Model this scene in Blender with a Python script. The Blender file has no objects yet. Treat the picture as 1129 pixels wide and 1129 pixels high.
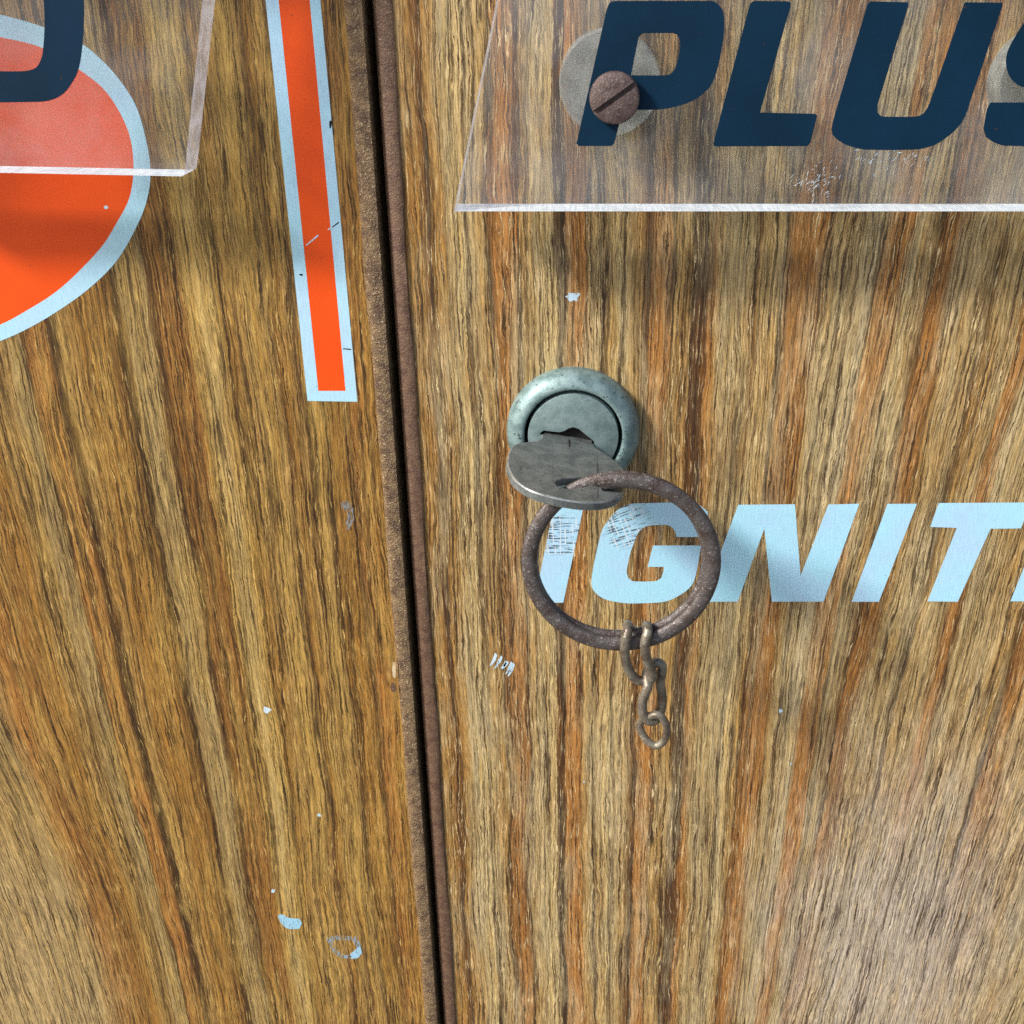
import bpy, bmesh, math, random
from mathutils import Vector
from mathutils.geometry import tessellate_polygon

random.seed(7)
S = bpy.context.scene
COL = S.collection
MM = 0.001

# ------------------------------------------------------------------ camera
F = 1240.0            # focal length in photo pixels
PCX, PCY = 632.0, 564.5
PITCH = math.atan(F / (3150.0 - PCY))
DIST = 0.210
CAMP = Vector((0.0, -DIST, DIST * math.tan(PITCH)))
cam_data = bpy.data.cameras.new('camera')
cam = bpy.data.objects.new('camera', cam_data)
COL.objects.link(cam)
cam.location = CAMP
cam.rotation_euler = (math.radians(90) - PITCH, 0, 0)
cam_data.sensor_width = 36.0
cam_data.lens = 36.0 * F / 1129.0
cam_data.shift_x = (564.5 - PCX) / 1129.0
cam_data.clip_start = 0.005
cam_data.clip_end = 100.0
S.camera = cam

# ------------------------------------------------------------------ light
LIGHT = Vector((1.75, 1.0, -1.45)).normalized()      # direction the light travels
to_sun = -LIGHT
world = bpy.data.worlds.new('World')
S.world = world
world.use_nodes = True
wn = world.node_tree
wn.nodes.clear()
w_out = wn.nodes.new('ShaderNodeOutputWorld')
w_bg = wn.nodes.new('ShaderNodeBackground')
w_sky = wn.nodes.new('ShaderNodeTexSky')
w_sky.sky_type = 'NISHITA'
w_sky.sun_disc = False
w_sky.sun_elevation = math.asin(to_sun.z)
w_sky.sun_rotation = math.atan2(to_sun.x, to_sun.y) % (2 * math.pi)
w_sky.dust_density = 3.0
w_bg.inputs['Strength'].default_value = 0.065
w_geo = wn.nodes.new('ShaderNodeNewGeometry')
w_sep = wn.nodes.new('ShaderNodeSeparateXYZ')
w_map = wn.nodes.new('ShaderNodeMapRange')
w_map.inputs['From Min'].default_value = -0.03
w_map.inputs['From Max'].default_value = 0.03
w_mix = wn.nodes.new('ShaderNodeMix')
w_mix.data_type = 'RGBA'
w_mix.inputs[6].default_value = (1.45, 1.42, 1.4, 1)   # sunlit paving below the horizon
wn.links.new(w_geo.outputs['Incoming'], w_sep.inputs[0])
w_neg = wn.nodes.new('ShaderNodeMath'); w_neg.operation = 'MULTIPLY'; w_neg.inputs[1].default_value = -1
wn.links.new(w_sep.outputs[2], w_neg.inputs[0])
wn.links.new(w_neg.outputs[0], w_map.inputs['Value'])
wn.links.new(w_map.outputs[0], w_mix.inputs[0])
wn.links.new(w_sky.outputs[0], w_mix.inputs[7])
wn.links.new(w_mix.outputs[2], w_bg.inputs['Color'])
wn.links.new(w_bg.outputs[0], w_out.inputs['Surface'])

sun_data = bpy.data.lights.new('sun', 'SUN')
sun_data.energy = 1.9
sun_data.angle = math.radians(8.5)
sun_data.color = (1.0, 0.975, 0.94)
sun = bpy.data.objects.new('sun', sun_data)
COL.objects.link(sun)
sun.rotation_euler = LIGHT.to_track_quat('-Z', 'Y').to_euler()

S.view_settings.view_transform = 'Standard'
S.view_settings.look = 'None'
S.view_settings.exposure = 1.36
S.view_settings.gamma = 1.0
S.render.engine = 'CYCLES'
S.cycles.use_denoising = False
S.cycles.max_bounces = 14
S.cycles.transmission_bounces = 12
S.cycles.glossy_bounces = 6
S.cycles.transparent_max_bounces = 12

# ------------------------------------------------------------------ helpers
def at(px, py, y=0.0):
    """the point of the vertical plane at depth y (mm) that the photo shows at a pixel"""
    d = Vector((0, math.cos(PITCH), -math.sin(PITCH))) + Vector((1, 0, 0)) * ((px - PCX) / F) \
        - Vector((0, math.sin(PITCH), math.cos(PITCH))) * ((py - PCY) / F)
    t = (y * MM - CAMP.y) / d.y
    return CAMP + d * t

def ray_plane(px, py, p0, n):
    d = Vector((0, math.cos(PITCH), -math.sin(PITCH))) + Vector((1, 0, 0)) * ((px - PCX) / F) \
        - Vector((0, math.sin(PITCH), math.cos(PITCH))) * ((py - PCY) / F)
    return CAMP + d * ((p0 - CAMP).dot(n) / d.dot(n))

def smooth_outline(pts, ang=42, n=5, closed=True, pw=2):
    """Hermite curve through the points; sharp turns stay corners"""
    P = [Vector((p[0], p[1])) for p in pts]
    m = len(P)
    lim = math.cos(math.radians(ang))
    tan = []
    for i in range(m):
        a, b = P[i] - P[i - 1], P[(i + 1) % m] - P[i]
        if a.length < 1e-9 or b.length < 1e-9 or a.normalized().dot(b.normalized()) < lim:
            tan.append(None)
        else:
            tan.append((a.normalized() * a.length**pw + b.normalized() * b.length**pw).normalized())
    out = []
    for i in range(m):
        p, q = P[i], P[(i + 1) % m]
        L = (q - p).length
        if tan[i] is None and tan[(i + 1) % m] is None:
            out.append(p); continue
        t0 = (tan[i] or (q - p).normalized()) * L
        t1 = (tan[(i + 1) % m] or (q - p).normalized()) * L
        for k in range(n):
            s = k / n
            h = (2*s**3 - 3*s**2 + 1, s**3 - 2*s**2 + s, -2*s**3 + 3*s**2, s**3 - s**2)
            out.append(p * h[0] + t0 * h[1] + q * h[2] + t1 * h[3])
    return [(v.x, v.y) for v in out]

def link(name, me, mat=None, parent=None):
    o = bpy.data.objects.new(name, me)
    COL.objects.link(o)
    if mat: me.materials.append(mat)
    if parent: o.parent = parent
    return o

def tag(o, label=None, cat=None, group=None, kind=None):
    for k, v in (('label', label), ('category', cat), ('group', group), ('kind', kind)):
        if v: o[k] = v
    return o

def empty(name, loc):
    o = bpy.data.objects.new(name, None)
    o.empty_display_size = 0.005
    COL.objects.link(o)
    o.location = loc
    return o

def attach(o, root):
    """parent a mesh written in world coordinates to a thing's Empty"""
    o.parent = root
    o.matrix_parent_inverse = root.matrix_world.inverted() if root.matrix_world.translation.length else \
        __import__('mathutils').Matrix.Translation(-root.location)
    return o

def prism_bm(bm, loops, off):
    """loops: outer loop then holes, 3-D points; extruded by the vector off"""
    off = Vector(off)
    loops = [[Vector(p) for p in l] for l in loops]
    flat = [p for l in loops for p in l]
    tris = tessellate_polygon(loops)
    va = [bm.verts.new(p) for p in flat]
    vb = [bm.verts.new(p + off) for p in flat]
    for t in tris:
        try:
            bm.faces.new([va[i] for i in t]); bm.faces.new([vb[i] for i in reversed(t)])
        except ValueError:
            pass
    k = 0
    for l in loops:
        m = len(l)
        for i in range(m):
            j = (i + 1) % m
            try:
                bm.faces.new((va[k+i], va[k+j], vb[k+j], vb[k+i]))
            except ValueError:
                pass
        k += m

def finish(bm, name, mat, root=None, smooth=None, parent=None):
    bmesh.ops.recalc_face_normals(bm, faces=bm.faces)
    me = bpy.data.meshes.new(name)
    bm.to_mesh(me); bm.free()
    if smooth is not None:
        for p in me.polygons: p.use_smooth = True
        try:
            me.set_sharp_from_angle(angle=math.radians(smooth))
        except Exception:
            pass
    o = link(name, me, mat)
    if parent is not None:
        o.parent = parent
        o.matrix_parent_inverse.identity()
    elif root is not None:
        attach(o, root)
    return o

def sub(o, part):
    """make o a sub-part of a part (both written in world coordinates)"""
    o.parent = part
    o.matrix_parent_inverse.identity()
    return o

def tube_bm(bm, pts, r, closed=False, seg=14, ry=None, up=(0, 1, 0), radii=None):
    """swept tube; r across, ry along the up-ish axis"""
    pts = [Vector(p) for p in pts]
    ry = ry or r
    m = len(pts)
    rings = []
    upv = Vector(up)
    for i, p in enumerate(pts):
        a = pts[i - 1] if (closed or i > 0) else p
        b = pts[(i + 1) % m] if (closed or i < m - 1) else p
        t = (b - a).normalized()
        n = upv - t * upv.dot(t)
        if n.length < 1e-4: n = Vector((1, 0, 0)) - t * t.x
        n.normalize()
        s = t.cross(n)
        k = radii[i] if radii else 1.0
        rings.append([bm.verts.new(p + s * (math.cos(2*math.pi*j/seg) * r * k) + n * (math.sin(2*math.pi*j/seg) * ry * k)) for j in range(seg)])
    for i in range(m if closed else m - 1):
        A, B = rings[i], rings[(i + 1) % m]
        for j in range(seg):
            bm.faces.new((A[j], A[(j+1) % seg], B[(j+1) % seg], B[j]))
    if not closed:
        bm.faces.new(rings[0]); bm.faces.new(list(reversed(rings[-1])))

def lathe_bm(bm, c, prof, seg=96, cap_front=False):
    """profile (radius mm, height off the wall mm) spun round the axis that leaves the wall"""
    rings = []
    for r, h in prof:
        rings.append([bm.verts.new(c + Vector((math.cos(2*math.pi*j/seg) * r * MM, -h * MM, math.sin(2*math.pi*j/seg) * r * MM))) for j in range(seg)])
    for A, B in zip(rings, rings[1:]):
        for j in range(seg):
            bm.faces.new((A[j], A[(j+1) % seg], B[(j+1) % seg], B[j]))
    if cap_front: bm.faces.new(rings[-1])

def catmull(pts, n=8, closed=True):
    P = [Vector(p) for p in pts]
    m = len(P); out = []
    for i in range(m if closed else m - 1):
        if closed:
            a, b, c, d = P[i-1], P[i], P[(i+1) % m], P[(i+2) % m]
        else:
            a, b, c, d = P[max(i-1, 0)], P[i], P[i+1], P[min(i+2, m-1)]
        for k in range(n):
            t = k / n
            out.append(0.5 * ((2*b) + (c-a)*t + (2*a-5*b+4*c-d)*t*t + (-a+3*b-3*c+d)*t**3))
    if not closed: out.append(P[-1])
    return out

# ------------------------------------------------------------------ materials
def lin(c):
    f = lambda v: (v/12.92 if v <= .04045 else ((v+.055)/1.055)**2.4)
    return tuple(f(v/255) for v in c[:3]) + (1,)

class NT:
    def __init__(s, name):
        s.m = bpy.data.materials.new(name); s.m.use_nodes = True
        s.t = s.m.node_tree; s.t.nodes.clear()
        s.out = s.t.nodes.new('ShaderNodeOutputMaterial')
    def n(s, t, **kw):
        x = s.t.nodes.new(t)
        for k, v in kw.items(): setattr(x, k, v)
        return x
    def put(s, sock, v):
        if isinstance(v, bpy.types.NodeSocket): s.t.links.new(v, sock)
        elif v is not None: sock.default_value = v
    def math(s, op, a, b=None, c=None, clamp=False):
        x = s.n('ShaderNodeMath', operation=op, use_clamp=clamp)
        s.put(x.inputs[0], a)
        if b is not None: s.put(x.inputs[1], b)
        if c is not None: s.put(x.inputs[2], c)
        return x.outputs[0]
    def add(s, a, b): return s.math('ADD', a, b)
    def mul(s, a, b): return s.math('MULTIPLY', a, b)
    def xyz(s):
        c = s.n('ShaderNodeTexCoord'); v = s.n('ShaderNodeVectorMath', operation='SCALE')
        s.t.links.new(c.outputs['Object'], v.inputs[0]); v.inputs['Scale'].default_value = 1000.0
        sp = s.n('ShaderNodeSeparateXYZ'); s.t.links.new(v.outputs[0], sp.inputs[0])
        return v.outputs[0], sp.outputs
    def comb(s, x=0.0, y=0.0, z=0.0):
        c = s.n('ShaderNodeCombineXYZ')
        for i, v in enumerate((x, y, z)): s.put(c.inputs[i], v)
        return c.outputs[0]
    def noise(s, vec, scale=1.0, detail=2.0, rough=.5, dist=0.0):
        x = s.n('ShaderNodeTexNoise')
        s.put(x.inputs['Vector'], vec); x.inputs['Scale'].default_value = scale
        x.inputs['Detail'].default_value = detail; x.inputs['Roughness'].default_value = rough
        x.inputs['Distortion'].default_value = dist
        return x.outputs[0]
    def sm(s, v, a, b, lo=0.0, hi=1.0):
        x = s.n('ShaderNodeMapRange', interpolation_type='SMOOTHSTEP')
        s.put(x.inputs['Value'], v); x.inputs['From Min'].default_value = a; x.inputs['From Max'].default_value = b
        x.inputs['To Min'].default_value = lo; x.inputs['To Max'].default_value = hi
        return x.outputs[0]
    def ramp(s, f, stops, interp='LINEAR'):
        x = s.n('ShaderNodeValToRGB'); cr = x.color_ramp; cr.interpolation = interp
        stops = sorted(stops, key=lambda q: q[0])
        cr.elements[0].position = stops[0][0]; cr.elements[0].color = stops[0][1]
        cr.elements[1].position = stops[-1][0]; cr.elements[1].color = stops[-1][1]
        for p, c in stops[1:-1]:
            e = cr.elements.new(p); e.color = c
        s.put(x.inputs[0], f)
        return x.outputs[0]
    def mix(s, f, a, b, blend='MIX'):
        x = s.n('ShaderNodeMix', data_type='RGBA', blend_type=blend)
        s.put(x.inputs[0], f); s.put(x.inputs[6], a); s.put(x.inputs[7], b)
        return x.outputs[2]
    def scale(s, col, f):
        x = s.n('ShaderNodeVectorMath', operation='SCALE')
        s.put(x.inputs[0], col); s.put(x.inputs['Scale'], f)
        return x.outputs[0]
    def bump(s, h, strength=.3, dist=.0002):
        b = s.n('ShaderNodeBump'); s.put(b.inputs['Height'], h)
        b.inputs['Strength'].default_value = strength; b.inputs['Distance'].default_value = dist
        return b.outputs[0]
    def principled(s, **kw):
        p = s.n('ShaderNodeBsdfPrincipled')
        for k, v in kw.items(): s.put(p.inputs[k.replace('_', ' ')], v)
        s.t.links.new(p.outputs[0], s.out.inputs['Surface'])
        return p

PAL = dict(T=(162, 137, 86), G=(162, 147, 106), P=(190, 174, 124), O=(162, 118, 64), B=(138, 100, 52),
           D=(46, 30, 18), K=(84, 58, 34), C=(152, 118, 60), Y=(178, 152, 88), S=(174, 164, 130))
PAL = {k: lin(v) for k, v in PAL.items()}

def wood(name, bands, row, tune):
    m = NT(name)
    vec, (x, _, z) = m.xyz()
    zr = at(632, row).z / MM
    c0 = lambda n_: m.math('SUBTRACT', n_, .5)
    # slow wander of the grain, then ever finer waver
    w1 = m.noise(m.comb(m.mul(x, .035), 3.1 + tune, m.mul(z, .016)), 1, 2, .5)
    w2 = m.noise(m.comb(m.mul(x, .30), 7.7 + tune, m.mul(z, .07)), 1, 2, .55)
    w3 = m.noise(m.comb(m.mul(x, 1.3), 1.7 + tune, m.mul(z, .42)), 1, 3, .65)
    u = m.add(x, m.mul(c0(w1), 4.0))
    u = m.add(u, m.mul(c0(w2), 1.6))
    u = m.add(u, m.mul(c0(w3), .75))
    if tune < 1:        # left panel: the grain swings out towards the low outer corner
        low = m.sm(z, -35, -120, 0, 1); out = m.sm(x, -70, -135, 0, 1)
        u = m.math('SUBTRACT', u, m.mul(m.mul(low, out), 8.0))
    else:               # right panel: the grain leans in towards the seam
        k = m.sm(x, 28, 62, 0, .07)
        u = m.math('SUBTRACT', u, m.mul(k, m.math('SUBTRACT', z, zr)))
    # bands, their borders interleaved fibre by fibre
    fi = m.noise(m.comb(m.mul(u, 2.1), 15 + tune, m.mul(z, .045)), 1, 2, .6)
    ub = m.add(u, m.mul(c0(fi), 2.6))
    pos = [(at(p, row).x / MM, PAL[c]) for p, c in bands]
    chunks = []
    i = 0
    while i < len(pos) - 1:
        chunks.append(pos[i:i + 30]); i += 29
    col = None
    for ch in chunks:
        a, b = ch[0][0], ch[-1][0]
        f = m.math('DIVIDE', m.math('SUBTRACT', ub, a), b - a, clamp=True)
        r = m.ramp(f, [((p - a) / (b - a), c) for p, c in ch])
        col = r if col is None else m.mix(m.math('GREATER_THAN', ub, a), col, r)
    # broad drift: bands fade in and out along their length
    drift = m.noise(m.comb(m.mul(u, .16), 11 + tune, m.mul(z, .022)), 1, 3, .6)
    col = m.mix(m.sm(drift, .42, .70, 0, .72), col, PAL['S'] if tune >= 1 else PAL['Y'])
    col = m.mix(m.sm(drift, .52, .30, 0, .45), col, PAL['B'] if tune >= 1 else PAL['C'])
    if tune >= 1:       # grey veneer patch low on the right, with silvery sheen painted in
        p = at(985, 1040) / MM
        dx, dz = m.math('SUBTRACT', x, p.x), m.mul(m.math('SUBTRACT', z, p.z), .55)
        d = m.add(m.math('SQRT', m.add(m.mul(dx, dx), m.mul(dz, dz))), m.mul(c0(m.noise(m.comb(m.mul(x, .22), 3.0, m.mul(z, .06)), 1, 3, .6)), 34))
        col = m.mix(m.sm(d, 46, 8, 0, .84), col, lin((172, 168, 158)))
    else:  # pale low left corner: grain figure with sheen painted into the colour
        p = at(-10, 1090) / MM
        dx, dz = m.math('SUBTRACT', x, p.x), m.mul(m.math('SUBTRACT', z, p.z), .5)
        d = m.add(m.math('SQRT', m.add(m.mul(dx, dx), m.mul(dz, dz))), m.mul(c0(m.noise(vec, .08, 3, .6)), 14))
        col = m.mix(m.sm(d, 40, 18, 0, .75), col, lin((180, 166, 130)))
    # fibres: strong, short and jagged
    f1 = m.noise(m.comb(m.mul(u, 1.0), 2 + tune, m.mul(z, .03)), 1, 3, .65)
    f2 = m.noise(m.comb(m.mul(u, 2.6), 5 + tune, m.mul(z, .075)), 1, 3, .65)
    f3 = m.noise(m.comb(m.mul(m.add(u, m.mul(z, .06)), 4.2), 9 + tune, m.mul(z, .30)), 1, 3, .7)
    g = m.add(m.add(m.mul(c0(f1), 1.2), m.mul(c0(f2), 2.3)), m.mul(c0(f3), 3.0))
    col = m.scale(col, m.math('MINIMUM', m.math('MAXIMUM', m.add(g, 1.08), .3), 1.9))
    # warm stain following single fibres
    hue = m.noise(m.comb(m.mul(u, 1.1), 21 + tune, m.mul(z, .04)), 1, 2, .5)
    col = m.mix(m.sm(hue, .50, .68, 0, .75), col, m.mix(1.0, col, (1.03, .92, .68, 1), 'MULTIPLY'))
    # dark pore lines, broken along their length
    l1 = m.noise(m.comb(m.mul(u, 1.25), 31 + tune, m.mul(z, .007)), 1, 3, .6)
    brk = m.noise(m.comb(m.mul(u, .7), 35 + tune, m.mul(z, .11)), 1, 3, .6)
    line = m.mul(m.sm(l1, .575, .635), m.sm(brk, .36, .50))
    l2 = m.noise(m.comb(m.mul(u, 2.9), 41 + tune, m.mul(z, .035)), 1, 2, .5)
    brk2 = m.noise(m.comb(m.mul(u, .4), 45 + tune, m.mul(z, .05)), 1, 2, .6)
    line2 = m.mul(m.sm(l2, .555, .62), m.sm(brk2, .40, .52))
    # long hair-thin growth lines: level lines of a slow field, so they run on for a hand's width
    hair = None
    for k_, (fu, fz, wd) in enumerate(((.40, .0045, .015), (.75, .006, .017), (1.2, .009, .020))):
        q = m.noise(m.comb(m.mul(u, fu), 61 + tune + 5 * k_, m.mul(z, fz)), 1, 2, .55)
        e = m.math('ABSOLUTE', c0(q))
        b_ = m.noise(m.comb(m.mul(u, .5), 71 + tune + 5 * k_, m.mul(z, .05)), 1, 2, .6)
        v_ = m.math('MULTIPLY', m.sm(e, wd, wd * .25), m.sm(b_, .36, .56, .15, 1))
        hair = v_ if hair is None else m.math('MAXIMUM', hair, v_)
    dark = m.math('MAXIMUM', m.math('MAXIMUM', m.mul(line, .72), m.mul(line2, .50)), m.mul(hair, .9))
    col = m.mix(dark, col, PAL['D'])
    # pale flecks
    p1 = m.noise(m.comb(m.mul(u, 4.0), 51 + tune, m.mul(z, .16)), 1, 2, .55)
    reg = m.noise(m.comb(m.mul(u, .2), 55 + tune, m.mul(z, .03)), 1, 2, .5)
    col = m.mix(m.mul(m.sm(p1, .56, .69, 0, .9), m.sm(reg, .38, .6, .3, 1)), col, lin((226, 212, 166) if tune >= 1 else (220, 194, 128)))
    col = m.mix(1.0, col, (1.04, .93, .84, 1) if tune >= 1 else (.88, .76, .60, 1), 'MULTIPLY')
    h = m.add(m.mul(f3, .8), m.mul(dark, -.8))
    rough = m.add(.36, m.mul(f2, .2))
    m.principled(Base_Color=col, Roughness=rough, Normal=m.bump(h, .10, .00012), Specular_IOR_Level=.42)
    return m.m

LEFT_BANDS = [(-120, 'T'), (-60, 'G'), (-30, 'O'), (0, 'B'), (26, 'C'), (36, 'T'), (44, 'T'), (46, 'D'), (49, 'T'), (60, 'G'), (74, 'G'),
              (77, 'D'), (80, 'O'), (98, 'O'), (102, 'K'), (106, 'D'), (111, 'D'), (114, 'T'), (135, 'C'), (160, 'C'), (166, 'K'), (169, 'C'),
              (172, 'D'), (178, 'D'), (181, 'G'), (205, 'G'), (210, 'K'), (213, 'D'), (217, 'B'), (225, 'B'), (227, 'D'), (230, 'B'),
              (242, 'B'), (246, 'Y'), (262, 'P'), (277, 'Y'), (281, 'D'), (284, 'C'), (300, 'T'), (312, 'Y'), (325, 'T'), (331, 'K'), (335, 'C'),
              (348, 'T'), (353, 'K'), (357, 'Y'), (368, 'T'), (372, 'D'), (376, 'C'), (392, 'C'), (400, 'K'), (404, 'O'), (425, 'C'), (460, 'B')]
RIGHT_BANDS = [(430, 'B'), (453, 'C'), (470, 'C'), (478, 'K'), (481, 'D'), (484, 'C'), (498, 'T'), (502, 'G'), (519, 'P'), (522, 'D'), (525, 'G'),
               (542, 'T'), (547, 'D'), (550, 'B'), (562, 'O'), (572, 'B'), (575, 'D'), (579, 'T'), (592, 'G'), (610, 'P'), (613, 'K'),
               (616, 'D'), (621, 'D'), (624, 'O'), (643, 'O'), (647, 'T'), (658, 'G'), (661, 'D'), (664, 'T'), (678, 'P'), (681, 'D'), (684, 'G'),
               (698, 'T'), (709, 'K'), (712, 'D'), (715, 'O'), (733, 'O'), (736, 'D'), (740, 'T'), (756, 'T'), (761, 'D'), (766, 'K'), (770, 'D'),
               (776, 'K'), (779, 'O'), (789, 'T'), (793, 'G'), (826, 'G'), (829, 'D'), (832, 'P'), (853, 'T'), (857, 'D'), (862, 'B'),
               (880, 'O'), (897, 'B'), (901, 'T'), (913, 'G'), (916, 'D'), (919, 'G'), (946, 'S'), (953, 'O'), (976, 'O'), (981, 'G'), (1001, 'G'),
               (1006, 'D'), (1011, 'O'), (1030, 'B'), (1036, 'T'), (1070, 'G'), (1075, 'D'), (1079, 'T'), (1108, 'G'), (1116, 'O'), (1126, 'B'),
               (1132, 'G'), (1200, 'T'), (1210, 'D'), (1216, 'O'), (1260, 'T'), (1320, 'G')]
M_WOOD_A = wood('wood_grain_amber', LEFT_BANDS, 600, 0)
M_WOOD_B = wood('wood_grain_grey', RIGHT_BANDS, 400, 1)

def speckled_metal(name, base, dark, light, rough=.45, metal=.5, grain=1.6, bump=.5):
    m = NT(name)
    vec, _ = m.xyz()
    a = m.noise(vec, grain, 3, .6); b = m.noise(vec, grain * .25, 3, .6); c = m.noise(vec, grain * 3.2, 2, .6)
    col = m.mix(m.sm(b, .35, .68), lin(base), lin(dark))
    col = m.mix(m.sm(a, .55, .74, 0, .7), col, lin(light))
    col = m.mix(m.sm(c, .60, .75, 0, .6), col, lin(dark))
    m.principled(Base_Color=col, Roughness=m.add(rough, m.mul(m.math('SUBTRACT', a, .5), .25)), Metallic=metal,
                 Normal=m.bump(m.add(a, m.mul(c, .5)), bump, .0005 if bump > .9 else .0003))
    return m.m

M_TRIM = speckled_metal('brown_hammered_paint', (140, 114, 80), (92, 68, 48), (232, 212, 170), .30, .1, 2.0, 1.0)
M_TRIM_B = speckled_metal('rust_brown_paint', (116, 89, 68), (92, 66, 52), (166, 138, 112), .42, .1, 2.3, .7)
M_BARE = speckled_metal('bare_chipped_wood', (206, 186, 150), (160, 132, 96), (224, 210, 180), .6, 0, 1.5, .3)
M_RUST = speckled_metal('rusty_steel', (98, 92, 90), (76, 64, 58), (172, 168, 168), .42, .4, 1.7, .6)
M_CHAIN = speckled_metal('tarnished_chain_steel', (142, 134, 118), (98, 84, 72), (200, 194, 176), .36, .45, 1.6, .4)
M_SCREW = speckled_metal('dull_copper', (104, 88, 84), (80, 64, 60), (152, 140, 136), .5, .3, 2.4, .5)
M_DARK = speckled_metal('dark_slot', (16, 11, 9), (8, 6, 5), (24, 17, 13), .9, 0, .8, .2)

def zinc(name, base, pale, spot, dens=.62):
    m = NT(name)
    vec, _ = m.xyz()
    a = m.noise(vec, .35, 3, .6); b = m.noise(vec, 1.1, 2, .5); c = m.noise(vec, 5, 2, .6)
    col = m.mix(m.sm(a, .35, .65), lin(base), lin(pale))
    col = m.mix(m.sm(b, dens, dens + .07, 0, .8), col, lin(spot))
    col = m.mix(m.sm(c, .6, .75, 0, .35), col, lin(spot))
    m.principled(Base_Color=col, Roughness=m.add(.33, m.mul(a, .25)), Metallic=.35, Normal=m.bump(m.add(c, b), .25, .0002))
    return m.m
M_BEZEL = zinc('weathered_zinc', (106, 130, 130), (136, 160, 160), (58, 68, 67), .64)
M_PLUG = zinc('dull_zinc', (114, 134, 134), (132, 152, 152), (76, 88, 87), .66)
M_WORN_SHINE = speckled_metal('rubbed_metal_highlight', (168, 172, 170), (120, 124, 122), (214, 216, 214), .3, .5, 1.5, .2)  # rubbed rim of the key, with the sky highlight painted into its colour
M_KEY = zinc('grey_nickel', (98, 104, 102), (122, 127, 124), (64, 66, 63), .63)

def paint(name, base, alt, streak=.3, scratch=None, rough=.4, metal=0.0, spec=.5, worn=0.0):
    m = NT(name)
    vec, (x, _, z) = m.xyz()
    f = m.noise(m.comb(m.mul(x, 3.5), 0.0, m.mul(z, .35)), 1, 3, .6)
    b = m.noise(vec, .07, 3, .5)
    col = m.mix(m.sm(b, .3, .7), lin(base), lin(alt))
    col = m.scale(col, m.add(1 - streak * .5, m.mul(f, streak)))
    sp = m.noise(vec, 1.3, 2, .5)
    col = m.mix(m.sm(sp, .735, .76, 0, .8), col, lin((60, 50, 45)))
    if scratch:          # crossing wear lines inside round worn spots
        for (px, py, rr, ang) in scratch:
            p = at(px, py) / MM
            dx, dz = m.math('SUBTRACT', x, p.x), m.math('SUBTRACT', z, p.z)
            d = m.math('SQRT', m.add(m.mul(dx, dx), m.mul(dz, dz)))
            d = m.add(d, m.mul(m.math('SUBTRACT', m.noise(vec, .5, 2, .5), .5), rr * .8))
            msk = m.sm(d, rr, rr * .55)
            ca, sa = math.cos(ang), math.sin(ang)
            s1 = m.add(m.mul(dx, ca), m.mul(dz, sa)); s2 = m.math('SUBTRACT', m.mul(dz, ca), m.mul(dx, sa))
            h1 = m.noise(m.comb(m.mul(s1, .22), 4.0, m.mul(s2, 2.1)), 1, 2, .6)
            h2 = m.noise(m.comb(m.mul(s1, 1.9), 8.0, m.mul(s2, .2)), 1, 2, .6)
            col = m.mix(m.mul(msk, m.sm(h1, .52, .58, 0, .9)), col, lin((70, 66, 74)))
            col = m.mix(m.mul(msk, m.sm(h2, .54, .62, 0, .9)), col, lin((225, 238, 246)))
    p_ = m.principled(Base_Color=col, Roughness=rough, Metallic=metal, Specular_IOR_Level=spec, Normal=m.bump(f, .12, .0001))
    if worn:             # worn through along the grain: bare wood shows
        q = m.noise(m.comb(m.mul(x, 2.4), 3.0, m.mul(z, .55)), 1, 3, .65)
        t = m.n('ShaderNodeBsdfTransparent'); mx = m.n('ShaderNodeMixShader')
        m.put(mx.inputs[0], m.sm(q, 1 - worn, 1 - worn + .06))
        m.t.links.new(p_.outputs[0], mx.inputs[1]); m.t.links.new(t.outputs[0], mx.inputs[2])
        m.t.links.new(mx.outputs[0], m.out.inputs['Surface'])
    return m.m
M_BLUE = paint('pale_blue_print', (178, 234, 252), (184, 224, 250), .42, [(622, 590, 6.0, 0.0), (690, 578, 6.5, .35)], .42, .15, .5, .285)
M_SILVER = paint('pale_silver_print', (184, 232, 248), (188, 224, 247), .45, None, .42, .15, .5, .28)
M_ORANGE = paint('orange_print', (240, 84, 0), (234, 78, 2), .08, None, .42)
M_NAVY = paint('navy_lettering', (4, 36, 56), (6, 42, 66), .12, None, .6, 0.0, .15)
M_CHIP = paint('chipped_paint', (206, 224, 234), (176, 208, 226), .5, None, .4, 0.0, .5, .42)
M_CHIP_B = paint('blue_paint_fleck', (150, 204, 226), (160, 194, 214), .5, None, .4, 0.0, .5, .42)
M_SMEAR_B = paint('thin_blue_smear', (150, 180, 196), (140, 150, 160), .6, None, .4, 0.0, .5, .54)
M_SMEAR = paint('grey_smear', (140, 140, 140), (120, 124, 128), .4, None, .4, 0.0, .5, .52)

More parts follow.
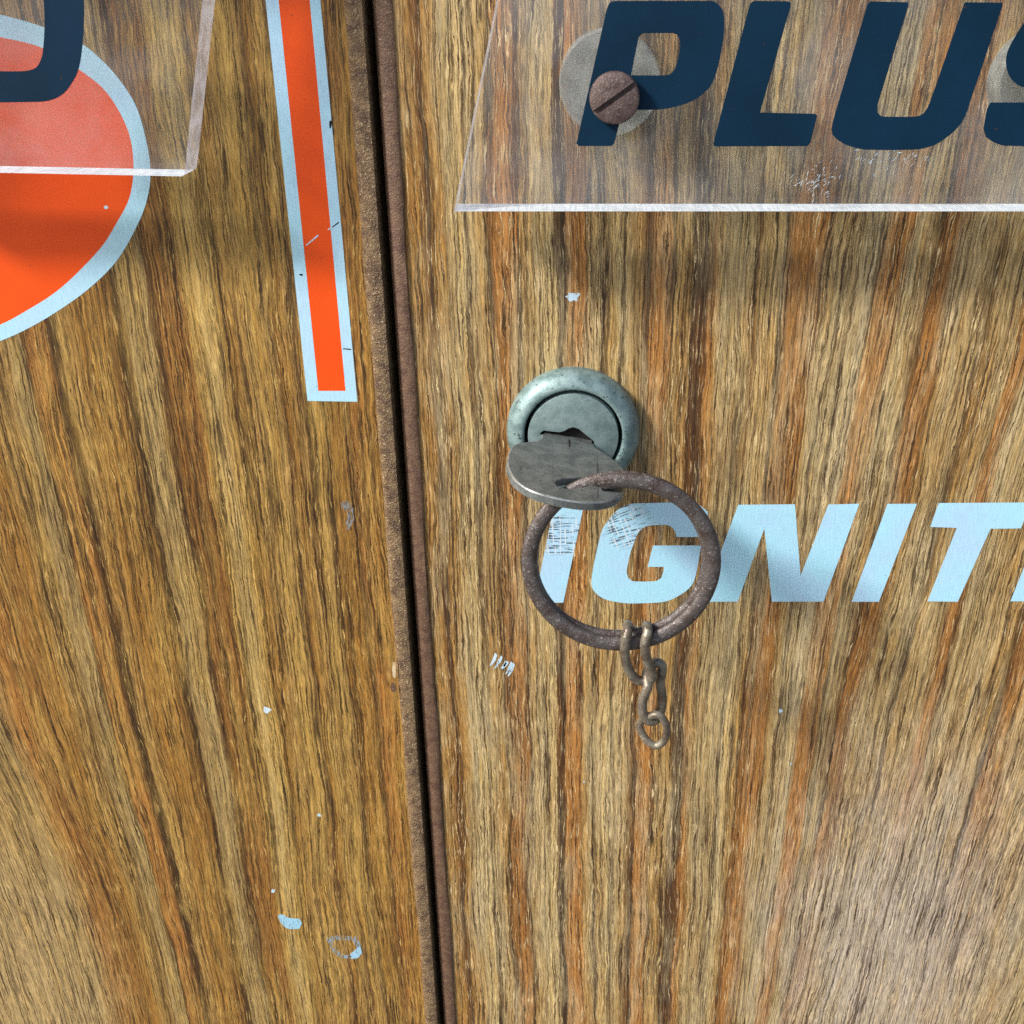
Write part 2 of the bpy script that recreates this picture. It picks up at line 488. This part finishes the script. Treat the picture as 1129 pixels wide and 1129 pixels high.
def acrylic():
    m = NT('clear_acrylic')
    vec, _ = m.xyz()
    tr = m.n('ShaderNodeBsdfTransparent'); tr.inputs['Color'].default_value = (.985, .992, .995, 1)
    gl = m.n('ShaderNodeBsdfGlossy'); gl.inputs['Roughness'].default_value = .03
    fr = m.n('ShaderNodeFresnel')
    geo = m.n('ShaderNodeNewGeometry')          # the sheet is thin: both sides mirror like its outside
    m.put(fr.inputs['IOR'], m.math('SUBTRACT', 1.43, m.mul(geo.outputs['Backfacing'], 1.43 - 1 / 1.43)))
    g = m.n('ShaderNodeMixShader')
    m.t.links.new(fr.outputs[0], g.inputs[0]); m.t.links.new(tr.outputs[0], g.inputs[1]); m.t.links.new(gl.outputs[0], g.inputs[2])
    d = m.n('ShaderNodeBsdfDiffuse'); d.inputs['Color'].default_value = (.72, .74, .78, 1)
    a = m.noise(vec, .05, 4, .6); b = m.noise(vec, 2.5, 2, .5)
    f = m.add(m.sm(a, .40, .68, .02, .10), m.sm(b, .66, .8, 0, .05))  # thin dust film plus hazy reflections painted as a patchy diffuse veil
    mx = m.n('ShaderNodeMixShader'); m.put(mx.inputs[0], f)
    m.t.links.new(g.outputs[0], mx.inputs[1]); m.t.links.new(d.outputs[0], mx.inputs[2])
    m.t.links.new(mx.outputs[0], m.out.inputs['Surface'])
    return m.m
def frosted():
    m = NT('sawn_acrylic_edge')
    vec, (x, y, z) = m.xyz()
    n_ = m.noise(m.comb(m.mul(x, .25), m.mul(y, 1.5), z), 1, 3, .65)
    saw = m.noise(m.comb(m.mul(x, 2.2), m.mul(y, .15), z), 1, 2, .6)
    d = m.n('ShaderNodeBsdfDiffuse')
    m.put(d.inputs['Color'], m.mix(m.sm(m.add(m.mul(n_, .6), m.mul(saw, .4)), .38, .62), (.52, .58, .64, 1), (.84, .91, .95, 1)))
    t = m.n('ShaderNodeBsdfTransparent'); t.inputs['Color'].default_value = (.82, .86, .9, 1)
    mx = m.n('ShaderNodeMixShader'); m.put(mx.inputs[0], m.sm(n_, .35, .7, .0, .18))
    m.t.links.new(d.outputs[0], mx.inputs[1]); m.t.links.new(t.outputs[0], mx.inputs[2])
    m.t.links.new(mx.outputs[0], m.out.inputs['Surface'])
    return m.m
def clouded(name, clear, body, lo, hi, gloss):
    """clear plastic with a milky body: see-through, part diffuse, part mirror"""
    m = NT(name)
    vec, _ = m.xyz()
    n_ = m.noise(vec, .3, 3, .6)
    t = m.n('ShaderNodeBsdfTransparent'); t.inputs['Color'].default_value = clear
    d1 = m.n('ShaderNodeBsdfDiffuse'); d1.inputs['Color'].default_value = body
    d2 = m.n('ShaderNodeBsdfTranslucent'); d2.inputs['Color'].default_value = body
    d = m.n('ShaderNodeMixShader'); d.inputs[0].default_value = .5
    m.t.links.new(d1.outputs[0], d.inputs[1]); m.t.links.new(d2.outputs[0], d.inputs[2])
    g = m.n('ShaderNodeBsdfGlossy'); g.inputs['Roughness'].default_value = .22
    mx = m.n('ShaderNodeMixShader'); m.put(mx.inputs[0], m.sm(n_, .3, .7, lo, hi))
    m.t.links.new(t.outputs[0], mx.inputs[1]); m.t.links.new(d.outputs[0], mx.inputs[2])
    m2 = m.n('ShaderNodeMixShader'); m2.inputs[0].default_value = gloss
    m.t.links.new(mx.outputs[0], m2.inputs[1]); m.t.links.new(g.outputs[0], m2.inputs[2])
    m.t.links.new(m2.outputs[0], m.out.inputs['Surface'])
    return m.m
M_SPACER = clouded('cloudy_clear_plastic', (.84, .87, .86, 1), (.84, .88, .85, 1), .22, .55, .12)
M_SATIN = clouded('satin_acrylic_edge', (.80, .80, .84, 1), (.62, .62, .67, 1), .35, .7, .12)
M_ACRYL, M_EDGE = acrylic(), frosted()

# ------------------------------------------------------------------ the two wood panels
ZT, ZB = 0.26, -0.28
gxl, gxr = at(442.3, 560).x, at(448.8, 560).x
txl, txr = at(423.5, 560).x, at(467, 560).x

def box_bm(bm, x0, x1, y0, y1, z0, z1):
    v = [bm.verts.new((x, y, z)) for x in (x0, x1) for y in (y0, y1) for z in (z0, z1)]
    for f in ((0,1,3,2), (4,6,7,5), (0,4,5,1), (2,3,7,6), (0,2,6,4), (1,5,7,3)):
        bm.faces.new([v[i] for i in f])

def profile_bm(bm, prof):
    """closed (x, y) profile swept up the panel, with a slight hand-bent waver"""
    rows = []
    nz = 110
    for k in range(nz + 1):
        z = ZB + (ZT - ZB) * k / nz
        wv = 0.00012 * math.sin(z * 90) + 0.00008 * math.sin(z * 210 + 1)
        rows.append([bm.verts.new((x + (wv if i in (0, 1) else 0), y, z)) for i, (x, y) in enumerate(prof)])
    m = len(prof)
    for A, B in zip(rows, rows[1:]):
        for j in range(m):
            bm.faces.new((A[j], A[(j+1) % m], B[(j+1) % m], B[j]))
    bm.faces.new(rows[0]); bm.faces.new(rows[-1])

left = empty('wood_panel', (at(200, 560).x, 0, 0))
tag(left, 'amber wood grain panel with orange disc and striped bar', 'panel', 'wood grain panels either side of the seam')
right = empty('wood_panel', (at(800, 560).x, 0, 0))
tag(right, 'greyer wood grain panel carrying the lock and pale blue lettering', 'panel', 'wood grain panels either side of the seam')

bm = bmesh.new(); box_bm(bm, -0.30, txl + .0004, 0, 0.012, ZB, ZT)
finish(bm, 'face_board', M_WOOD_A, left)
bm = bmesh.new(); box_bm(bm, txr - .0004, 0.30, 0, 0.012, ZB, ZT)
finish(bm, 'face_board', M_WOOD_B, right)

w = gxl - txl
prof = [(txl, .0008), (txl, -.0004), (txl + .08*w, -.0009), (txl + .22*w, -.0014), (txl + .4*w, -.0016), (txl + .75*w, -.00155),
        (txl + .95*w, -.0014), (gxl, -.0010), (gxl, .014), (txl + .3*w, .014)]
bm = bmesh.new(); profile_bm(bm, prof)
finish(bm, 'edge_trim', M_TRIM, left, 50)
w = txr - gxr
prof = [(txr, .0008), (txr, -.0003), (txr - .10*w, -.00055), (txr - .5*w, -.00045), (gxr + .25*w, -.0002), (gxr + .08*w, .0003), (gxr, .0012),
        (gxr, .014), (txr - .3*w, .014)]
bm = bmesh.new(); profile_bm(bm, prof)
finish(bm, 'edge_trim', M_TRIM_B, right, 50)

back = empty('cabinet_frame', (0.5 * (gxl + gxr), .022, 0))
tag(back, 'dark metal frame deep inside the narrow black seam', 'frame')
bm = bmesh.new(); box_bm(bm, gxl - .02, gxr + .02, .020, .022, ZB, ZT)
finish(bm, 'back_plate', M_DARK, back)

# ------------------------------------------------------------------ printing on the panels
def decal(name, outlines, mat, root=None, y=-0.03, th=0.02, part=None, raw=False, pw=2):
    """a painted shape: outlines = list of (outer, holes...) in photo pixels, laid on the plane y (mm)"""
    bm = bmesh.new()
    for loops in outlines:
        L = [[at(px, py, y) for px, py in (l if raw else smooth_outline(l, pw=pw))] for l in loops]
        prism_bm(bm, L, (0, th * MM, 0))
    o = finish(bm, name, mat, None)
    if root is not None: attach(o, root)
    return o

disc_out = [(166, 192), (161, 224), (147, 257), (129, 287), (97, 319), (62, 344), (35, 360), (0, 376), (-45, 388), (-100, 385), (-150, 330), (-178, 240),
            (-180, 150), (-150, 60), (-100, 12), (-50, 6), (0, 16), (48, 30), (97, 53), (112, 66), (131, 87), (149, 115), (160, 150), (165, 177)]
disc_in = [(147, 192), (142, 220), (129, 245), (115, 268), (92, 294), (60, 323), (30, 342), (0, 358), (-45, 369), (-95, 362), (-135, 320), (-160, 240),
           (-160, 150), (-130, 75), (-95, 40), (-50, 34), (0, 41), (50, 54), (92, 80), (113, 97), (132, 124), (143, 150), (147, 177)]
silver = decal('disc_border', [(disc_out, disc_in)], M_SILVER, left, pw=-1)
disc = decal('orange_disc', [(disc_in,)], M_ORANGE, left, y=-.02, th=.015, pw=-1)
bar = decal('bar_border', [([(286.5, -60), (347.7, -60), (394, 443), (339, 442)], [(301, -60 + .5), (336, -60 + .5), (381, 431), (351, 431)])], M_SILVER, left)
decal('orange_bar', [([(301, -60), (336, -60), (381, 431), (351, 431)],)], M_ORANGE, left, y=-.02, th=.015)

I1 = [(611, 557), (643.5, 558), (621, 664.5), (589, 664.5)]
G = [(704, 555), (750, 554), (769, 556), (780, 564), (781, 576), (776, 592), (746, 592), (743, 584), (736, 579), (722, 579), (711, 581), (704, 587), (699.6, 597), (695, 610),
     (691, 629), (692.5, 637), (698.7, 641), (722, 641), (729, 637.5), (731.5, 630), (732, 625), (714, 625), (720, 601.5), (773, 601.5), (768, 630), (762, 646), (748, 657),
     (732, 663.5), (710, 665), (689.5, 665), (668, 661), (656, 653), (652, 643), (655, 621), (663, 587), (671, 573), (681.5, 562), (692, 556.5)]
Nn = [(774, 663.5), (814, 556.6), (876.5, 556), (882.6, 635), (913.5, 556.3), (947.5, 555.4), (908, 663.3), (851, 663.3), (842.7, 583), (813.4, 663.3)]
I2 = [(978.5, 555.6), (1011, 555.4), (969, 663.5), (939, 663.5)]
Tt = [(1035, 554.7), (1137, 554), (1125.6, 582.6), (1092, 583), (1056, 663.5), (1022.6, 663), (1055, 582), (1025.7, 581)]
I3 = [(1158, 554), (1191, 554), (1146, 663), (1114, 663)]
Oo = [(1222, 566), (1240, 555), (1290, 555), (1312, 562), (1316, 580), (1296, 640), (1276, 660), (1250, 664), (1208, 664), (1190, 656), (1186, 640), (1204, 590)]
Oi = [(1240, 590), (1250, 580), (1276, 580), (1279, 588), (1264, 630), (1254, 640), (1226, 640), (1224, 632)]
decal('lettering', [(I1,), (G,), (Nn,), (I2,), (Tt,), (I3,), (Oo, Oi)], M_BLUE, right)

def blob(cx, cy, rx, ry, n=14, jag=.35, rot=0.0):
    out = []
    for i in range(n):
        a = 2*math.pi*i/n; k = 1 + random.uniform(-jag, jag)
        X, Y = math.cos(a)*rx*k, math.sin(a)*ry*k
        out.append((cx + X*math.cos(rot) - Y*math.sin(rot), cy + X*math.sin(rot) + Y*math.cos(rot)))
    return out
decal('paint_chip', [(blob(631, 327, 8, 6, 14, .4),)], M_CHIP, right)
strokes = []
for i in range(7):
    x0 = 541 + i*3.2 + random.uniform(-1.5, 1.5); y0 = 729 + i*1.4 + random.uniform(-3, 3)
    w_, t_, b_ = random.uniform(1, 3.4), random.uniform(2, 8), random.uniform(3, 10)
    strokes.append(([(x0, y0 + b_), (x0 + 3, y0), (x0 + 6, y0 - t_), (x0 + 6 + w_, y0 - t_ + 2), (x0 + 4 + w_, y0 + 1), (x0 + w_, y0 + b_ - 1)],))
decal('paint_chip', strokes, M_CHIP, right, raw=True)
decal('paint_chip', [([(306, 1009), (312, 1008.5), (318, 1012), (330, 1013), (333, 1018), (330, 1024), (318, 1024), (310, 1018)],)], M_CHIP_B, left)
decal('paint_chip', [([(360, 1034), (372, 1031.5), (393, 1033), (398, 1042), (399, 1052), (394, 1056.5), (384, 1057), (372, 1054), (364, 1044)], [(366, 1038), (374, 1050), (384, 1053), (391, 1051), (393, 1044), (389, 1037.5), (376, 1036)])], M_SMEAR_B, left)
decal('paint_chip', [([(386, 1052), (392, 1047), (397, 1043), (399, 1050), (395, 1056), (388, 1057)],)], M_CHIP_B, left, y=-.04)
decal('paint_chip', [(blob(381, 558, 6, 5),), (blob(386, 572, 4, 10, rot=.2),)], M_SMEAR, left)
for px, py, r_ in ((294, 783, 5), (352, 899, 2), (301, 982, 2.5), (117, 229, 2.5)):
    decal('paint_chip', [(blob(px, py, r_, r_*.8, 9),)], M_CHIP, left, y=-.035 if px == 117 else -.03)
for px, py, r_ in ((861, 784, 1.8), (872, 842, 1.1), (644, 862, 1.1)):
    decal('paint_chip', [(blob(px, py, r_, r_*1.3, 9),)], M_CHIP, right)
decal('scratch', [([(337, 270), (350.5, 258.5), (351.5, 260), (338, 271)],), ([(361, 253), (365, 250), (365.5, 251), (362, 254)],)], M_CHIP, left, y=-.05, raw=True)
decal('scratch', [([(366, 250), (373.5, 244.5), (374, 245.5), (366.5, 251)],), ([(378, 384), (387, 384.5), (387, 386), (378, 385)],), (blob(364.5, 136, 1.6, 4.5, 9),),
                  (blob(332, 303, 2, 1.4, 8),)], M_DARK, left, y=-.05, raw=True)

decal('paint_chip', [(blob(434.5, 738, 2.4, 8, 12, .3),)], M_BARE, left, y=-1.66)
decal('paint_chip', [(blob(434, 757, 3.2, 5, 12, .3),)], M_TRIM_B, left, y=-1.66)

# ------------------------------------------------------------------ acrylic signs
GAP, TH = 7.0, 7.0
YF = -(GAP + TH)
def sign_plate(root, front):
    """clear sheet with sawn edges: faces clear, rim frosted"""
    L = [at(px, py, YF) for px, py in front]
    bm = bmesh.new()
    prism_bm(bm, [L], (0, TH * MM, 0))
    bmesh.ops.remove_doubles(bm, verts=bm.verts, dist=1e-7)
    bmesh.ops.recalc_face_normals(bm, faces=bm.faces)
    o = finish(bm, 'plate', M_ACRYL, root)
    o.data.materials.append(M_EDGE); o.data.materials.append(M_SATIN)
    for p in o.data.polygons:
        if abs(p.normal.y) < .5: p.material_index = 2 if abs(p.normal.x) > .5 else 1
    return o

def screw(root, c, ang):
    bm = bmesh.new()
    lathe_bm(bm, c, [(2.0, -6.0), (2.0, 0.02), (4.1, 0.02), (4.15, .6), (4.1, .9)], 48, True)
    head = finish(bm, 'screw_head', M_SCREW, root, 40)
    bm = bmesh.new()
    R, hw = 4.05, .42
    for s in (-1, 1):
        a0 = math.asin(hw / R)
        arc = [a0 + (math.pi - 2*a0) * k / 30 for k in range(31)]
        def lp(k, h):
            pts = []
            for a in arc:
                X, Z = math.cos(a) * R * k, s * max(math.sin(a) * R * k, hw)
                pts.append(c + Vector(((X*math.cos(ang) - Z*math.sin(ang)) * MM, -h * MM, (X*math.sin(ang) + Z*math.cos(ang)) * MM)))
            return pts
        rows = [[bm.verts.new(p) for p in lp(k, h)] for k, h in ((1, .9), (1, 1.35), (.95, 1.65), (.80, 1.85), (.5, 1.98))]
        for A, B in zip(rows, rows[1:]):
            for j in range(31):
                bm.faces.new((A[j], A[(j+1) % 31], B[(j+1) % 31], B[j]))
        bm.faces.new(rows[-1])
    o = finish(bm, 'slotted_top', M_SCREW, None, 35)
    o.parent = head
    return head

def spacer(root, px, py):
    c = at(px, py, 0)
    bm = bmesh.new()
    lathe_bm(bm, c, [(2.2, .1), (8.4, .1), (8.6, .4), (8.6, 6.5), (8.3, 6.9), (2.2, 6.9), (2.2, .1)], 64)
    return finish(bm, 'spacer', M_SPACER, root, 40)

P_o = [(683, 1), (783, 1), (791, 4), (797, 12), (798.5, 24), (797, 45), (792, 72), (785, 92), (774, 104.5), (759, 113), (739, 119), (721, 121), (687, 121), (677, 158), (674, 161), (638, 161),
       (635.5, 158), (637, 152), (668, 14), (671, 5), (675, 1.5)]
P_i = [(709, 36.5), (741, 36.5), (747, 38.5), (749.5, 45), (749.5, 55), (746.5, 69), (742, 79), (734, 83), (695.5, 83), (697, 77), (704, 42)]
Ll = [(833, 1), (869, 1.5), (872, 4), (871, 9), (838, 124), (899, 125.5), (901, 127.5), (893.5, 157), (890, 161), (789, 161.5), (786.5, 159.5), (788, 152), (826, 7), (829, 2)]
Uu = [(960, 1.5), (1001.5, 2.5), (1001, 8), (968, 114), (967.5, 124), (973, 128.5), (1009, 128.5), (1019, 124), (1027, 108), (1063, 4), (1065, 2.5), (1105.7, 3), (1104.5, 9), (1065, 126), (1058, 138), (1047, 149),
      (1030, 160), (1008, 165), (955.6, 165), (934, 160), (920, 151), (917, 141), (922, 121), (956, 6)]
Ss = [(1129, 25), (1147, 7), (1168, 1.5), (1255, 1.5), (1246, 37), (1172, 37), (1160, 44), (1159, 56), (1170, 61), (1212, 64), (1226, 76), (1226, 96), (1214, 132), (1196, 152), (1168, 161),
      (1109, 160.7), (1097, 157.5), (1087, 151), (1084.6, 141), (1088, 121), (1092, 113), (1138, 113), (1134, 126), (1168, 126), (1180, 118), (1182, 104), (1172, 97), (1129, 96), (1121, 93), (1113, 84), (1109.4, 72), (1110, 59.5), (1116, 46)]
D_o = [(50, -48), (76, -46), (88, -34), (92, -10), (92.5, 25), (90, 58), (86, 78), (79, 92), (69, 104), (54, 111), (34, 112.5), (-40, 112.5), (-58, 100), (-58, 70), (-45, -20), (-30, -42)]
D_i = [(30, -14), (43, -10), (48, 2), (49, 30), (47, 58), (43, 70), (37, 76), (24, 78.5), (-8, 78.5), (-14, 72), (-6, -2), (4, -12)]

sign_r = empty('acrylic_sign', at(820, 200, YF / 2))
tag(sign_r, 'clear acrylic sign with the navy letters PLUS fixed by a slotted screw', 'sign', 'clear acrylic signs standing off the panels')
sign_plate(sign_r, [(500.5, 233), (1330, 233), (1420, -160), (580, -160)])
decal('lettering', [(P_o, P_i), (Ll,), (Uu,), (Ss,)], M_NAVY, sign_r, y=YF - .04, th=.03)
screw(sign_r, at(677.5, 107.5, YF - .5), math.radians(34))
spacer(sign_r, 671, 88)
screw(sign_r, at(1158, 107, YF - .5), math.radians(80))
spacer(sign_r, 1141, 88)

sign_l = empty('acrylic_sign', at(100, 150, YF / 2))
tag(sign_l, 'clear acrylic sign overlapping the orange disc with a rounded navy letter', 'sign', 'clear acrylic signs standing off the panels')
sign_plate(sign_l, [(203.6, 189), (203, 192), (200.5, 194.4), (0, 190.5), (-200, 187), (-200, -150), (239, -150)])
decal('lettering', [(D_o, D_i)], M_NAVY, sign_l, y=YF - .04, th=.03)

# scuffs scratched into the plate below the letters
sc = []
for i in range(170):
    if i < 100: cx, cy = random.gauss(900, 13), random.gauss(200, 9)
    else: cx, cy = random.uniform(945, 1030), random.gauss(176, 6)
    cy = min(cy, 222)
    L_, a = random.uniform(2, 7), math.radians(random.gauss(-48, 16))
    dx, dy = math.cos(a) * L_ / 2, math.sin(a) * L_ / 2
    sc.append(([(cx - dx, cy - dy), (cx + .5, cy - .6), (cx + dx, cy + dy), (cx - .5, cy + .6)],))
decal('scuff_marks', sc, M_CHIP, sign_r, y=YF - .03, th=.02, raw=True)

# ------------------------------------------------------------------ cam lock
LC = at(632, 474, 0)
lock = empty('cam_lock', LC)
tag(lock, 'round grey zinc lock set in the right panel', 'lock')
bm = bmesh.new()
lathe_bm(bm, LC, [(13.2, -.5), (13.3, .5), (13.25, 1.3), (12.95, 2.1), (12.4, 2.9), (11.6, 3.6), (10.7, 4.05), (10.1, 4.15), (9.8, 4.0), (9.68, 3.7), (9.65, -3)], 128)
finish(bm, 'bezel', M_BEZEL, lock, 50)
HP = 3.9
bm = bmesh.new()
pc = LC.copy()
slot_px = [(595, 477.5), (599.5, 474.5), (606, 475.5), (617, 476.5), (622.5, 475), (626.5, 472.5), (632, 471), (638, 472.8), (643, 477), (650, 482.5), (656.5, 488), (655, 491), (648, 489.5), (640, 487), (632, 485.5), (618, 483), (604, 480.5), (597, 480)]
slot = [at(px, py, -HP) for px, py in slot_px]
R = 8.75
circ = [pc + Vector((math.cos(2*math.pi*j/96) * R * MM, -HP * MM, math.sin(2*math.pi*j/96) * R * MM)) for j in range(96)]
tri = tessellate_polygon([circ, slot])
vs = [bm.verts.new(p) for p in circ + slot]
for t in tri: bm.faces.new([vs[i] for i in t])
prev = vs[:96]
for r_, h in ((8.88, HP - .06), (8.95, HP - .2), (8.95, -3)):
    ring = [bm.verts.new(pc + Vector((math.cos(2*math.pi*j/96) * r_ * MM, -h * MM, math.sin(2*math.pi*j/96) * r_ * MM))) for j in range(96)]
    for j in range(96): bm.faces.new((prev[j], prev[(j+1) % 96], ring[(j+1) % 96], ring[j]))
    prev = ring
sv = vs[96:]; m_ = len(sv)
deep = [bm.verts.new(v.co + Vector((0, .006, 0))) for v in sv]
for j in range(m_): bm.faces.new((sv[j], sv[(j+1) % m_], deep[(j+1) % m_], deep[j]))
plug = finish(bm, 'plug', M_PLUG, lock, 35)
bm = bmesh.new()
prism_bm(bm, [[p + Vector((0, .0012, 0)) for p in slot]], (0, .0004, 0))
lathe_bm(bm, LC, [(9.0, .6), (9.6, .6)], 96)
kw = finish(bm, 'keyway', M_DARK, None); kw.parent = plug

# ------------------------------------------------------------------ key
PHI = math.radians(11.5)
e1 = Vector((math.cos(PHI), 0, -math.sin(PHI))); nrm = Vector((math.sin(PHI), 0, math.cos(PHI)))
K0 = at(627, 482.8, -HP)
bow_px = [(597.5, 477.8), (596, 483), (590, 486), (580, 487), (569, 489), (562, 495.5), (559.5, 505), (560.5, 516), (569, 530), (588, 541.5), (616, 549.5), (642, 553.5), (664, 553.5), (680, 549), (689, 539), (691, 528), (688, 517),
          (678, 507.5), (667.5, 500), (660, 495.5), (655.5, 492), (654.5, 489.3)]
hole_px = [(611.5, 532), (615, 528.5), (626, 526.5), (640, 526), (652, 526.5), (659, 529), (655, 533), (643, 537), (630, 538.5), (617, 537)]
bow = [ray_plane(px, py, K0, nrm) for px, py in smooth_outline(bow_px, 70)]
bow = [p if p.y < -HP * MM - .0002 else Vector((p.x, -HP * MM - .0002, p.z)) for p in bow]
hole = [ray_plane(px, py, K0, nrm) for px, py in smooth_outline(hole_px, 70)]
key = empty('key', K0)
tag(key, 'worn grey metal key sticking out of the lock', 'key')
KT = .0017
bm = bmesh.new()
prism_bm(bm, [bow, hole], -nrm * KT)
bmesh.ops.remove_doubles(bm, verts=bm.verts, dist=2e-6)
bmesh.ops.recalc_face_normals(bm, faces=bm.faces)
rim = [e for e in bm.edges if len(e.link_faces) == 2 and e.calc_face_angle(0) > 1.0]
bmesh.ops.bevel(bm, geom=rim, offset=.00028, segments=2, affect='EDGES', profile=.5, clamp_overlap=False, material=1)
bow_o = finish(bm, 'bow', M_KEY, key, 40)
bow_o.data.materials.append(M_WORN_SHINE)
for p_ in bow_o.data.polygons: p_.use_smooth = p_.material_index == 1
gr = [ray_plane(px, py, K0 + nrm * .00004, nrm) for px, py in ((626.5, 484.5), (629, 484.8), (628.6, 492.5), (627.2, 492.5))]
bm = bmesh.new(); prism_bm(bm, [gr], -nrm * .0002)
g_ = finish(bm, 'groove', M_DARK, None); g_.parent = bow_o; g_.matrix_parent_inverse.identity()
bm = bmesh.new()
bl = [K0 + e1 * a * MM + Vector((0, -b * MM, 0)) for a, b in ((-4.9, .5), (4.7, .5), (4.6, -5), (-4.8, -5))]
prism_bm(bm, [[p - nrm * .0001 for p in bl]], -nrm * .0019)
finish(bm, 'blade', M_KEY, key)

# ------------------------------------------------------------------ split ring through the key
hc = ray_plane(633, 532, K0, nrm)
YR = hc.y / MM
RC = at(683.5, 620.5, YR)
RR = (at(785, 620, YR).x - at(581, 620, YR).x) / 2
ring = bmesh.new()
pts = []
N_ = 260
a0 = math.radians(103)
for i in range(N_ + 1):
    t = i / N_ * 1.93
    a = a0 - t * 2 * math.pi
    s = min(max((t - .45) / .5, 0), 1); s = s * s * (3 - 2 * s)
    rr = RR - .00045 * s
    pts.append(RC + Vector((math.cos(a) * rr, -.00095 + .0019 * s, math.sin(a) * rr)))
tube_bm(ring, pts, .0015, False, 16, .00095)
me_ring = finish(ring, 'key_ring', M_RUST, None, 60)
tag(me_ring, 'rusty steel split ring hanging through the hole in the key', 'ring')

# ------------------------------------------------------------------ chain remnant on the ring
chain = empty('chain', at(706, 700, YR))
tag(chain, 'short rusty chain of three small links hanging from the ring', 'chain')
def chain_link(pts, r, name='link'):
    P3 = [at(px, py, YR + dy) for px, py, dy in pts]
    bm = bmesh.new()
    tube_bm(bm, catmull(P3, 8), r * MM, True, 12, up=(.3, .8, .5))
    return finish(bm, name, M_CHAIN, chain, 60)
chain_link([(692, 696, -2.2), (689, 710, -2.6), (690.5, 731, -1.6), (699, 747, -.7), (711, 751, -.4), (720, 745, -.6), (714, 730, -1.6), (711, 712, -2.6), (714, 697, -2.2),
            (713, 690, 0), (711, 694, 2.4), (703, 697, 2.9), (694, 693, 2.4), (692, 689, 0)], .98)
chain_link([(713, 742, .6), (714, 757, -1.4), (708.5, 772, -1.2), (709, 787, -1.0), (717, 795, -.6), (726, 790, .4), (730, 772, .9), (728, 752, .9), (730, 735, 1.2), (722, 731, 1.4)], 1.0)
chain_link([(718, 789, -1.2), (728, 789, -1.6), (735, 801, -1.2), (733, 815, -.6), (724, 822, -.2), (714, 817, .2), (706, 804, .6), (708, 793, .6)], .80)
